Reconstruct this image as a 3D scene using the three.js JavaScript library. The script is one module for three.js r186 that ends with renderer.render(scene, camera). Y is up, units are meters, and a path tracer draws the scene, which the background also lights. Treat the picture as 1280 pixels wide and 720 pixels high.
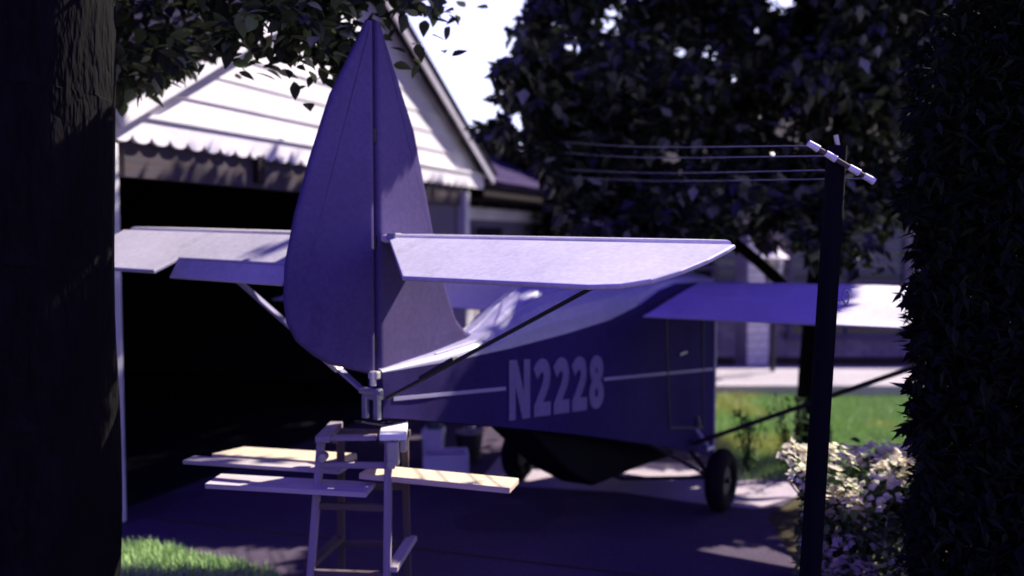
import * as THREE from 'three';
import { mergeGeometries } from 'three/addons/utils/BufferGeometryUtils.js';
import { FontLoader } from 'three/addons/loaders/FontLoader.js';
import { TextGeometry } from 'three/addons/geometries/TextGeometry.js';
import { RoundedBoxGeometry } from 'three/addons/geometries/RoundedBoxGeometry.js';

// ---------------------------------------------------------------- camera, sky, sun, exposure
const scene = new THREE.Scene();
const FPX = 1150, EYE = 1.75;                                  // focal length in photo pixels, eye height in metres
const camera = new THREE.PerspectiveCamera(2 * Math.atan(360 / FPX) * 180 / Math.PI, 1280 / 720, 0.1, 400);
camera.position.set(0, EYE, 0);
camera.lookAt(0, EYE - 10 * 60 / FPX, -10);
camera.focus = 3.2;
camera.userData.fStop = 1.1;
const SUN = new THREE.Vector3(0.566, 0.707, -0.424).normalize();
const SKY_LOW = [0.95, 1.0, 1.3], SKY_HIGH = [0.058, 0.030, 0.50];
{
  const w = 64, h = 256, data = new Float32Array(w * h * 4);
  for (let j = 0; j < h; j++) {
    const el = (j + 0.5) / h * 180 - 90;
    let t = Math.min(1, Math.max(0, (el - 6) / 22)); t = t * t * (3 - 2 * t);
    for (let i = 0; i < w; i++) for (let c = 0; c < 4; c++)
      data[(j * w + i) * 4 + c] = c === 3 ? 1 : SKY_HIGH[c] + (SKY_LOW[c] - SKY_HIGH[c]) * (1 - t) * (0.05 + 0.95 * Math.pow(0.5 + 0.5 * Math.cos(((i + 0.5) / w - 0.5) * 2 * Math.PI - Math.atan2(SUN.z, SUN.x)), 1.6));   // the haze low in the sky glows on the sun's side
  }
  const sky = new THREE.DataTexture(data, w, h, THREE.RGBAFormat, THREE.FloatType);
  sky.mapping = THREE.EquirectangularReflectionMapping; sky.magFilter = THREE.LinearFilter; sky.minFilter = THREE.LinearFilter;
  sky.needsUpdate = true;
  scene.background = sky; scene.environment = sky;
}
const sun = new THREE.DirectionalLight(new THREE.Color(1, 0.93, 0.84), 5);
sun.position.copy(SUN).multiplyScalar(60); sun.castShadow = true;
sun.shadow.mapSize.set(4096, 4096);
Object.assign(sun.shadow.camera, { left: -16, right: 16, top: 16, bottom: -16, near: 1, far: 140 });
scene.add(sun, sun.target);
const renderer = new THREE.WebGLRenderer({ antialias: true });
renderer.toneMapping = THREE.LinearToneMapping;
renderer.toneMappingExposure = 2.25;
renderer.shadowMap.enabled = true;

// ---------------------------------------------------------------- helpers
let seed = 12345;
const rnd = () => { seed = (seed * 1664525 + 1013904223) >>> 0; return seed / 4294967296; };
const rr = (a, b) => a + (b - a) * rnd();
const reseed = (s) => { seed = s; };
const P = (X, h, Z) => new THREE.Vector3(X, h, -Z);
function pix(p) {                                              // where a point of the place falls in the photo
  const a = Math.atan(60 / FPX), y = p.y - EYE, z = -p.z;
  const d = z * Math.cos(a) - y * Math.sin(a), u = y * Math.cos(a) + z * Math.sin(a);
  return [640 + FPX * p.x / d, 360 - FPX * u / d, d];
}
const used = {};
function numbered(n) { if (!(n in used)) { used[n] = 0; return n; } used[n]++; return `${n}_${String(used[n]).padStart(3, '0')}`; }
function tag(o, label, category, group) { Object.assign(o.userData, { label, category }); if (group) o.userData.group = group; return o; }
function thing(name, pos, turn, label, category, group) {
  const g = new THREE.Group(); g.name = numbered(name); g.position.copy(pos); g.rotation.y = turn; scene.add(g);
  return tag(g, label, category, group);
}
function metreUV(g, sc = 1) {                                  // uv in metres by the dominant direction of each face
  const q = g.index ? g.toNonIndexed() : g; q.computeVertexNormals();
  const p = q.attributes.position, n = q.attributes.normal, uv = new Float32Array(p.count * 2);
  for (let i = 0; i < p.count; i++) {
    const ax = Math.abs(n.getX(i)), ay = Math.abs(n.getY(i)), az = Math.abs(n.getZ(i));
    let u, v;
    if (ay >= ax && ay >= az) { u = p.getX(i); v = p.getZ(i); } else if (ax >= az) { u = p.getZ(i); v = p.getY(i); } else { u = p.getX(i); v = p.getY(i); }
    uv[2 * i] = u * sc; uv[2 * i + 1] = v * sc;
  }
  q.setAttribute('uv', new THREE.BufferAttribute(uv, 2));
  return q;
}
function clean(g) {
  const q = g.index ? g.toNonIndexed() : g;
  for (const k of Object.keys(q.attributes)) if (!['position', 'normal', 'uv'].includes(k)) q.deleteAttribute(k);
  q.morphAttributes = {}; q.clearGroups(); return q;
}
function join(list) { return mergeGeometries(list.map(clean), false); }
function mesh(name, geo, mat, parent, top = false) {
  const m = new THREE.Mesh(Array.isArray(geo) ? join(geo) : geo, mat);
  m.name = top ? numbered(name) : name; m.castShadow = m.receiveShadow = true;
  if (!top) { const used2 = parent.userData.__n || (parent.userData.__n = {}); used2[name] = (used2[name] ?? -1) + 1; if (used2[name]) m.name = `${name}_${String(used2[name]).padStart(3, '0')}`; }
  parent.add(m); return m;
}
function struct(name, geo, mat) { const m = mesh(name, geo, mat, scene, true); m.userData.kind = 'structure'; return m; }
function box(w, h, d, x, y, z, r = 0.006) {
  const g = r > 0 ? new RoundedBoxGeometry(w, h, d, 1, Math.min(r, w / 3, h / 3, d / 3)) : new THREE.BoxGeometry(w, h, d);
  g.translate(x, y, z); return metreUV(g);
}
function bar(a, b, w, t, up = new THREE.Vector3(0, 1, 0), r = 0.004) {   // a flat bar of width w and thickness t from a to b
  const d = new THREE.Vector3().subVectors(b, a), L = d.length(); d.normalize();
  const g = metreUV(new RoundedBoxGeometry(L, t, w, 1, Math.min(r, t / 3, w / 3)));
  const zz = new THREE.Vector3().crossVectors(d, up).normalize(), yy = new THREE.Vector3().crossVectors(zz, d).normalize();
  const m = new THREE.Matrix4().makeBasis(d, yy, zz); m.setPosition(new THREE.Vector3().addVectors(a, b).multiplyScalar(0.5));
  g.applyMatrix4(m); return g;
}
function rod(a, b, r0, r1 = r0, n = 10) {
  const d = new THREE.Vector3().subVectors(b, a), L = d.length();
  const g = new THREE.CylinderGeometry(r1, r0, L, n, 1);
  g.applyQuaternion(new THREE.Quaternion().setFromUnitVectors(new THREE.Vector3(0, 1, 0), d.normalize()));
  g.translate((a.x + b.x) / 2, (a.y + b.y) / 2, (a.z + b.z) / 2); return g;
}
function limb(pts, radii, n = 12, seg = 24, lump = 0.1) {      // a tapered, slightly lumpy branch through the points
  const c = new THREE.CatmullRomCurve3(pts), fr = c.computeFrenetFrames(seg), pos = [], idx = [], uv = [];
  for (let i = 0; i <= seg; i++) {
    const t = i / seg, p = c.getPoint(t), k = t * (radii.length - 1), a = Math.min(Math.floor(k), radii.length - 2);
    const R = radii[a] + (radii[a + 1] - radii[a]) * (k - a);
    for (let j = 0; j <= n; j++) {
      const an = j / n * Math.PI * 2, q = R * (1 + lump * Math.sin(an * 3 + t * 9) * 0.6 + lump * Math.sin(an * 5 - t * 14) * 0.4);
      const v = p.clone().addScaledVector(fr.normals[i], Math.cos(an) * q).addScaledVector(fr.binormals[i], Math.sin(an) * q);
      pos.push(v.x, v.y, v.z); uv.push(j / n * 2 * Math.PI * R, t * c.getLength());
    }
  }
  for (let i = 0; i < seg; i++) for (let j = 0; j < n; j++) { const a = i * (n + 1) + j, b = a + n + 1; idx.push(a, a + 1, b, b, a + 1, b + 1); }
  const g = new THREE.BufferGeometry();
  g.setAttribute('position', new THREE.Float32BufferAttribute(pos, 3)); g.setAttribute('uv', new THREE.Float32BufferAttribute(uv, 2));
  g.setIndex(idx); g.computeVertexNormals(); return g;
}
function grid(rows) {                                          // rows of points -> smooth sheet
  const n = rows[0].length, pos = [], idx = [], uv = [];
  rows.forEach((r, i) => r.forEach((p, j) => { pos.push(...p); uv.push(i / (rows.length - 1) * 3.3, j / (n - 1)); }));
  for (let i = 0; i < rows.length - 1; i++) for (let j = 0; j < n - 1; j++) { const a = i * n + j, b = a + n; idx.push(a, b, a + 1, b, b + 1, a + 1); }
  const g = new THREE.BufferGeometry();
  g.setAttribute('position', new THREE.Float32BufferAttribute(pos, 3)); g.setAttribute('uv', new THREE.Float32BufferAttribute(uv, 2));
  g.setIndex(idx); g.computeVertexNormals(); return g;
}
const lerpTable = (T) => (s) => {
  if (s <= T[0][0]) return T[0][1];
  for (let i = 1; i < T.length; i++) if (s <= T[i][0]) { const a = T[i - 1], b = T[i], k = (s - a[0]) / (b[0] - a[0]); return a[1] + (b[1] - a[1]) * k; }
  return T[T.length - 1][1];
};

// ---------------------------------------------------------------- textures and materials
const perm = (() => { reseed(99); const a = [...Array(256).keys()]; for (let i = 255; i > 0; i--) { const j = Math.floor(rnd() * (i + 1)); [a[i], a[j]] = [a[j], a[i]]; } return a; })();
const hash = (x, y, p) => perm[(perm[((x % p) + p) % p & 255] + (((y % p) + p) % p)) & 255] / 255;
function vnoise(x, y, p) {
  const X = Math.floor(x), Y = Math.floor(y), f = x - X, g = y - Y, u = f * f * (3 - 2 * f), v = g * g * (3 - 2 * g);
  return (hash(X, Y, p) * (1 - u) + hash(X + 1, Y, p) * u) * (1 - v) + (hash(X, Y + 1, p) * (1 - u) + hash(X + 1, Y + 1, p) * u) * v;
}
function fbm(x, y, p, o = 4) { let s = 0, a = 0.5, t = 0; for (let i = 0; i < o; i++) { s += a * vnoise(x, y, p); t += a; x *= 2; y *= 2; p *= 2; a *= 0.5; } return s / t; }
function tex(n, fn, metres, srgb = true) {                     // fn(u,v) -> [r,g,b] linear-ish multiplier 0..1
  const d = new Uint8Array(n * n * 4);
  for (let j = 0; j < n; j++) for (let i = 0; i < n; i++) {
    const c = fn(i / n, j / n);
    for (let k = 0; k < 3; k++) { const v = Math.min(1, Math.max(0, c[k])); d[(j * n + i) * 4 + k] = Math.round(255 * (srgb ? Math.pow(v, 1 / 2.2) : v)); }
    d[(j * n + i) * 4 + 3] = 255;
  }
  const t = new THREE.DataTexture(d, n, n); t.wrapS = t.wrapT = THREE.RepeatWrapping; t.magFilter = THREE.LinearFilter; t.minFilter = THREE.LinearMipmapLinearFilter; t.generateMipmaps = true;
  if (srgb) t.colorSpace = THREE.SRGBColorSpace;
  t.repeat.set(1 / metres, 1 / metres); t.needsUpdate = true; return t;
}
const g3 = (v) => [v, v, v];
const blot = tex(256, (u, v) => g3(0.72 + 0.28 * fbm(u * 4, v * 4, 4, 6)), 0.9);
const blotBump = tex(256, (u, v) => g3(fbm(u * 16, v * 16, 16, 4)), 0.5, false);
const weave = tex(512, (u, v) => { const a = fbm(u * 4, v * 4, 4, 6), b = fbm(u * 96, v * 96, 96, 2), c = fbm(u * 9 + 3, v * 3, 9, 4); return g3(0.56 + 0.36 * a + 0.18 * (b - 0.3) + (c > 0.66 ? -0.06 : 0)); }, 1.3);
const weaveBump = tex(256, (u, v) => g3(0.5 + 0.25 * Math.sin(u * 256 * Math.PI / 2) * Math.sin(v * 256 * Math.PI / 2) + 0.5 * fbm(u * 5, v * 5, 5, 3)), 0.6, false);
const grain = tex(256, (u, v) => { const q = fbm(u * 3, v * 48, 48, 3), s = 0.5 + 0.5 * Math.sin(40 * v + 9 * fbm(u * 2, v * 4, 4, 3)); return [0.7 + 0.3 * q, 0.66 + 0.26 * q + 0.06 * s, 0.6 + 0.26 * q + 0.1 * s]; }, 0.7);
const grainV = grain.clone(); grainV.rotation = Math.PI / 2; grainV.needsUpdate = true;
const asphalt = tex(512, (u, v) => { const a = fbm(u * 5, v * 5, 5, 6), b = vnoise(u * 220, v * 220, 220); const st = fbm(u * 3 + 7, v * 3, 3, 3) > 0.62 ? 0.82 : 1; return g3((0.55 + 0.35 * a + 0.18 * (b - 0.5)) * st); }, 2.6);
const asphaltBump = tex(256, (u, v) => g3(vnoise(u * 128, v * 128, 128) * 0.6 + 0.4 * fbm(u * 8, v * 8, 8, 4)), 0.8, false);
const barkT = tex(256, (u, v) => g3(0.35 + 0.65 * Math.pow(fbm(u * 14, v * 4, 14, 5), 1.1)), 0.6);
const barkB = tex(256, (u, v) => g3(Math.abs(fbm(u * 16, v * 4, 16, 4) - 0.5) * 2), 0.6, false);
const soilT = tex(512, (u, v) => { const a = fbm(u * 6, v * 6, 6, 6), b = fbm(u * 40, v * 40, 40, 3); return [0.5 + 0.4 * a + 0.15 * b, 0.55 + 0.4 * a + 0.1 * b, 0.4 + 0.4 * a + 0.1 * b]; }, 2.2);
const shingleT = tex(256, (u, v) => { const row = Math.floor(v * 8), e = (v * 8) % 1, k = hash(Math.floor(u * 12 + (row % 2) * 0.5), row, 64); return g3((0.6 + 0.4 * k) * (e < 0.12 ? 0.45 : 1) * (0.85 + 0.3 * fbm(u * 20, v * 20, 20, 3))); }, 1.6);
const lin = (r, g, b) => new THREE.Color().setRGB(r, g, b);
const matt = (c, o = {}) => new THREE.MeshPhysicalMaterial({ color: lin(...c), roughness: 0.95, specularIntensity: 0.15, ...o });   // dull doped fabric, bark, soil
function M(c, o = {}) { return new THREE.MeshStandardMaterial({ color: lin(...c), roughness: 0.8, ...o }); }
const mat = {
  silver: M([0.60, 0.56, 0.62], { map: weave, bumpMap: weaveBump, bumpScale: 0.0002, roughness: 0.55 }),
  wingSilver: M([0.58, 0.54, 0.60], { map: weave, bumpMap: weaveBump, bumpScale: 0.0002, roughness: 0.6 }),
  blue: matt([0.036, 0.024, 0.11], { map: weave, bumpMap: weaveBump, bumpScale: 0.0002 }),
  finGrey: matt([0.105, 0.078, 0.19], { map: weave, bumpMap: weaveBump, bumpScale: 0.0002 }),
  letter: matt([0.22, 0.18, 0.32], { map: weave }),
  stripe: matt([0.30, 0.27, 0.38], {}),
  deck: M([0.36, 0.33, 0.48], { map: weave, bumpMap: weaveBump, bumpScale: 0.0002, roughness: 0.45 }),
  steel: M([0.42, 0.41, 0.44], { roughness: 0.35, metalness: 0.7, map: blot }),
  darkSteel: M([0.018, 0.016, 0.022], { roughness: 0.55, metalness: 0.3, map: blot }),
  paintStrut: M([0.30, 0.27, 0.42], { roughness: 0.4, map: blot }),
  brass: M([0.75, 0.70, 0.60], { roughness: 0.35, metalness: 0.6 }),
  black: matt([0.006, 0.005, 0.008], { map: blot }),
  rubber: matt([0.010, 0.009, 0.011], { bumpMap: blotBump, bumpScale: 0.002 }),
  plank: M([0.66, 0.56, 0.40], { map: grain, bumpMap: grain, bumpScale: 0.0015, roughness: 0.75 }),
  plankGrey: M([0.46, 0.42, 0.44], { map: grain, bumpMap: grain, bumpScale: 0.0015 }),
  trestle: M([0.27, 0.23, 0.28], { map: grain, bumpMap: grain, bumpScale: 0.002, roughness: 0.7 }),
  trestleDark: M([0.10, 0.07, 0.07], { map: grain, bumpMap: grain, bumpScale: 0.002 }),
  white: M([0.80, 0.77, 0.80], { map: blot, roughness: 0.6 }),
  siding: M([0.86, 0.81, 0.85], { map: blot, bumpMap: blotBump, bumpScale: 0.0015, roughness: 0.65 }),
  sidingB: M([0.82, 0.76, 0.82], { map: blot, bumpMap: blotBump, bumpScale: 0.0015, roughness: 0.65 }),
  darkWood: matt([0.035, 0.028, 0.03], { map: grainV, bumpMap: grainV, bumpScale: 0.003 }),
  header: matt([0.10, 0.085, 0.10], { map: grain, bumpMap: grain, bumpScale: 0.002 }),
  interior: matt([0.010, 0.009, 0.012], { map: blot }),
  shingle: matt([0.045, 0.038, 0.045], { map: shingleT, bumpMap: shingleT, bumpScale: 0.008 }),
  shingleB: matt([0.06, 0.04, 0.10], { map: shingleT, bumpMap: shingleT, bumpScale: 0.008 }),
  stucco: M([0.15, 0.12, 0.20], { map: blot, bumpMap: blotBump, bumpScale: 0.003 }),
  brick: M([0.42, 0.34, 0.36], { map: blot, bumpMap: blotBump, bumpScale: 0.004 }),
  brickB: M([0.34, 0.27, 0.30], { map: blot, bumpMap: blotBump, bumpScale: 0.004 }),
  whiteBrick: M([0.74, 0.66, 0.74], { map: blot, bumpMap: blotBump, bumpScale: 0.004 }),
  mortar: M([0.30, 0.27, 0.29], { map: blot }),
  glassDark: new THREE.MeshPhysicalMaterial({ color: lin(0.02, 0.02, 0.03), roughness: 0.08 }),
  asphalt: matt([0.10, 0.075, 0.11], { map: asphalt, bumpMap: asphaltBump, bumpScale: 0.004 }),
  concrete: matt([0.50, 0.42, 0.48], { map: asphalt, bumpMap: asphaltBump, bumpScale: 0.003 }),
  soil: matt([0.09, 0.075, 0.05], { map: soilT, bumpMap: asphaltBump, bumpScale: 0.012 }),
  turf: matt([0.14, 0.20, 0.06], { map: soilT, bumpMap: asphaltBump, bumpScale: 0.02 }),
  bark: matt([0.007, 0.006, 0.0065], { map: barkT, bumpMap: barkB, bumpScale: 0.02 }),
  leaf: new THREE.MeshPhysicalMaterial({ color: lin(1, 1, 1), roughness: 0.7, specularIntensity: 0.35, transmission: 0.2, thickness: 0, side: THREE.DoubleSide }),
  leafGloss: new THREE.MeshPhysicalMaterial({ color: lin(1, 1, 1), roughness: 0.38, specularIntensity: 0.55, transmission: 0.25, thickness: 0, side: THREE.DoubleSide }),
  leafDark: new THREE.MeshPhysicalMaterial({ color: lin(1, 1, 1), roughness: 0.85, specularIntensity: 0.2, side: THREE.DoubleSide }),
  grass: M([1, 1, 1], { roughness: 0.7, side: THREE.DoubleSide }),
  petal: new THREE.MeshPhysicalMaterial({ color: lin(0.92, 0.88, 0.66), roughness: 0.9, specularIntensity: 0.3, transmission: 0.45, thickness: 0, side: THREE.DoubleSide }),
  petalB: new THREE.MeshPhysicalMaterial({ color: lin(0.86, 0.78, 0.62), roughness: 0.9, specularIntensity: 0.3, transmission: 0.45, thickness: 0, side: THREE.DoubleSide }),
  pathway: matt([0.50, 0.45, 0.47], { map: asphalt, bumpMap: asphaltBump, bumpScale: 0.003 }),
  rake: M([0.42, 0.38, 0.46], { map: blot }),
  green: M([0.08, 0.16, 0.14], { roughness: 0.4, map: blot }),
  red: M([0.35, 0.08, 0.10], { roughness: 0.6 }),
  wire: M([0.10, 0.09, 0.16], { roughness: 0.4, metalness: 0.5 }),
};

// ---------------------------------------------------------------- ground
const flat = (pts, y) => {
  const s = new THREE.Shape(pts.map(([x, z]) => new THREE.Vector2(x, z))), g = new THREE.ShapeGeometry(s);
  g.rotateX(-Math.PI / 2); g.translate(0, y, 0); return metreUV(g);   // shape y (distance ahead) becomes -z
};
struct('ground', flat([[-160, -20], [160, -20], [160, 300], [-160, 300]], -0.012), mat.soil);
struct('driveway', flat([[-2.46, 5.66], [-3.0, 5.3], [-2.05, 5.2], [-1.25, 4.78], [-0.9, 4.2], [-0.9, 1.0], [1.3, 1.0], [1.42, 3.4], [1.5, 4.6], [1.62, 5.75], [1.98, 6.25], [3.0, 6.9], [2.1, 7.3], [2.2, 12.0], [0.1, 13.0], [-0.15, 12.3], [-2.0, 12.3], [-5.5, 9.0]], 0), mat.asphalt);
struct('concrete_apron', flat([[-0.25, 6.5], [0.2, 6.42], [0.75, 6.3], [1.25, 6.02], [1.58, 5.9], [2.05, 6.28], [1.9, 7.0], [-0.1, 7.35]], 0.004), mat.concrete);
struct('lawn', flat([[1.62, 6.75], [2.8, 6.55], [6.5, 6.3], [9, 6.3], [9, 10.15], [1.62, 10.15]], 0.006), mat.turf);
struct('lawn_strip', flat([[-6, 3.0], [-1.0, 3.0], [-1.0, 4.2], [-1.3, 4.74], [-2.05, 5.14], [-3.0, 5.24], [-6, 5.3]], 0.006), mat.turf);
{
  const w = mesh('footpath', box(10, 0.13, 1.62, 6.85, 0.065, -11.0, 0.02), mat.pathway, scene, true); w.userData.kind = 'structure';
}
// expansion joints in the driveway
{
  const jl = [];
  for (const [a, b] of [[[-2.3, 5.72], [1.35, 4.5]]]) jl.push(bar(P(a[0], 0.003, a[1]), P(b[0], 0.003, b[1]), 0.018, 0.006));
  struct('pavement_joint', jl, mat.soil);
}

// ---------------------------------------------------------------- the aeroplane
const A = 31 * Math.PI / 180;
const plane = thing('light_aircraft', P(-0.598, 0, 4.0), -A, 'small dark blue homebuilt aircraft lettered N2228 with silver wings, tail propped on a trestle', 'aircraft');
const L = (s, r, h) => new THREE.Vector3(r, h, -s);            // along the fuselage, to its right, up
const rS = (s) => 0.04 + 0.115 * s;
const hBot = (s) => 0.978 - 0.24 * s + 0.03 * Math.sin(Math.PI * s / 3.3);
const hTop = lerpTable([[0, 1.173], [0.5, 1.178], [0.91, 1.195], [1.4, 1.228], [1.87, 1.275], [2.2, 1.34], [2.45, 1.42], [2.65, 1.46], [3.3, 1.45]]);
const hCr = lerpTable([[0, 1.19], [0.4, 1.225], [0.7, 1.265], [0.85, 1.32], [1.0, 1.40], [1.25, 1.49], [1.8, 1.53], [2.6, 1.56], [3.3, 1.52]]);
const hStripe = (s) => 1.054 - 0.071 * s;
{
  const S = []; for (let i = 0; i <= 44; i++) S.push(i * 3.3 / 44);
  const side = (sg) => grid(S.map((s) => { const row = []; for (let j = 0; j <= 8; j++) { const k = j / 8; row.push([sg * (rS(s) + 0.004 * Math.sin(Math.PI * k) * (0.5 + 0.5 * Math.cos(s * 17))), hBot(s) + (hTop(s) - hBot(s)) * k, -s]); } return row; }));
  const bottom = grid(S.map((s) => [[-rS(s), hBot(s), -s], [0, hBot(s) - 0.01, -s], [rS(s), hBot(s), -s]]));
  const sp = new THREE.Shape(); sp.moveTo(-0.04, 0.978); sp.lineTo(0.04, 0.978); sp.lineTo(0.04, 1.173); sp.lineTo(-0.04, 1.173);
  const body = mesh('fuselage', [metreUV(side(1)), metreUV(side(-1)), metreUV(bottom), metreUV(new THREE.ShapeGeometry(sp))], mat.blue, plane);
  const ring = []; for (let i = 0; i <= 14; i++) { const a = Math.PI * i / 14; ring.push([Math.cos(a), Math.pow(Math.sin(a), 0.85)]); }
  const deck = mesh('turtle_deck', metreUV(grid(S.map((s) => ring.map(([c, q]) => [c * rS(s), hTop(s) + (hCr(s) - hTop(s)) * q, -s])))), mat.deck, plane);
  // stringers that show as ridges under the fabric of the deck
  for (const k of [4, 7, 10]) {
    const pts = S.filter((s) => s > 0.3).map((s) => L(s, ring[k][0] * rS(s), hTop(s) + (hCr(s) - hTop(s)) * ring[k][1]));
    mesh('stringer', new THREE.TubeGeometry(new THREE.CatmullRomCurve3(pts), 40, 0.006, 5), mat.deck, deck);
  }
  const fw = new THREE.Shape(); fw.moveTo(-0.42, hBot(3.3)); fw.lineTo(0.42, hBot(3.3)); fw.lineTo(0.42, 1.45); fw.quadraticCurveTo(0, 1.58, -0.42, 1.45);
  const fg = new THREE.ExtrudeGeometry(fw, { depth: 0.02, bevelEnabled: false }); fg.translate(0, 0, -3.325);
  const fire = mesh('firewall', metreUV(fg), mat.steel, plane);
  mesh('edge_trim', bar(L(3.3, 0.426, hBot(3.3)), L(3.3, 0.426, 1.44), 0.03, 0.012, new THREE.Vector3(1, 0, 0)), mat.paintStrut, fire);
  // pin stripe, interrupted by the letters
  const st = (a, b) => bar(L(a, rS(a) + 0.005, hStripe(a)), L(b, rS(b) + 0.005, hStripe(b)), 0.018, 0.004, new THREE.Vector3(1, 0, 0.115), 0.001);
  mesh('pin_stripe', st(0.06, 0.86), mat.stripe, plane);
  mesh('pin_stripe', st(1.80, 3.28), mat.stripe, plane);
  // cabin side: door outline, window, fittings
  const onSide = (s, h, off = 0.006) => L(s, rS(s) + off, h);
  const door = [[2.55, 1.36], [3.1, 1.3], [3.12, 0.42], [2.62, 0.5]];
  mesh('door_frame', door.map((p, i) => { const q = door[(i + 1) % 4]; return bar(onSide(...p), onSide(...q), 0.013, 0.008, new THREE.Vector3(1, 0, 0.115)); }), mat.darkSteel, plane);
  mesh('door_handle', bar(onSide(2.72, 0.98, 0.02), onSide(2.82, 0.99, 0.02), 0.02, 0.014), mat.steel, plane);
  mesh('step', [rod(onSide(3.02, 0.44, -0.01), onSide(3.02, 0.30, 0.1), 0.012), rod(onSide(2.97, 0.30, 0.1), onSide(3.07, 0.30, 0.1), 0.014), bar(onSide(3.0, 0.52), onSide(3.04, 0.44), 0.05, 0.01)], mat.steel, plane);
  // registration letters
  const font = await new FontLoader().loadAsync('fonts/droid/droid_sans_bold.typeface.json');
  const xs = new THREE.Vector3(0.115, -0.071, -1).normalize(), ys = new THREE.Vector3(0, 1, 0), zs = new THREE.Vector3(1, 0, 0.115).normalize();
  const glyph = {};
  for (const c of 'N28') {
    const g = new TextGeometry(c, { font, size: 0.315, depth: 0.002, curveSegments: 6, bevelEnabled: true, bevelSize: 0.014, bevelThickness: 0.001, bevelSegments: 1 }); g.computeBoundingBox();
    const b = g.boundingBox; g.translate(-(b.min.x + b.max.x) / 2, -(b.min.y + b.max.y) / 2, 0);
    g.scale((c === 'N' ? 0.180 : 0.158) / (b.max.x - b.min.x), 0.312 / (b.max.y - b.min.y), 1); g.translate(0, 0, 0.001); glyph[c] = metreUV(g);
  }
  [['N', 0.975], ['2', 1.175], ['2', 1.355], ['2', 1.535], ['8', 1.715]].forEach(([c, s]) => {
    const g = glyph[c].clone().applyMatrix4(new THREE.Matrix4().makeBasis(xs, ys, zs));   // painted upright on the sloping side
    mesh('registration_letter', g, mat.letter, body).position.copy(L(s, rS(s) + 0.0045, hStripe(s) - 0.012));
  });
}
// fin and rudder
function profile(pts, th, spline = true) {                     // (s, h) outline extruded across the fuselage, rounded rim
  const sh = new THREE.Shape(pts.map(([a, b]) => new THREE.Vector2(a, b)));
  const g = new THREE.ExtrudeGeometry(sh, { depth: th * 0.3, bevelEnabled: true, bevelThickness: th * 0.35, bevelSize: th * 0.45, bevelOffset: -th * 0.45, bevelSegments: 3 });
  g.translate(0, 0, -th * 0.15); g.rotateY(Math.PI / 2); return metreUV(g);
}
{
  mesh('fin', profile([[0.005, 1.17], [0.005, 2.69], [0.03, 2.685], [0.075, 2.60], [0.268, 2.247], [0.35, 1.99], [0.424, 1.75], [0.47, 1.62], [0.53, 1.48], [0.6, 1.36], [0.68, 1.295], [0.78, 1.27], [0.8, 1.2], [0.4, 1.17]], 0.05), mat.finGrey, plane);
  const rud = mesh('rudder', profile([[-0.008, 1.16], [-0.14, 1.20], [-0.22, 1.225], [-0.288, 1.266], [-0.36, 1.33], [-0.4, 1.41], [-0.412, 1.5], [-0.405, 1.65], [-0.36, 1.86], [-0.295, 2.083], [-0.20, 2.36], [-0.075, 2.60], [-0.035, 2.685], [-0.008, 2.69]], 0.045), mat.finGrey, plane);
  rud.rotation.y = -24 * Math.PI / 180;
  for (const h of [1.3, 1.74, 2.2]) mesh('hinge', rod(L(0, 0.0, h - 0.03), L(0, 0.0, h + 0.03), 0.014), mat.darkSteel, plane);
}
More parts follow.
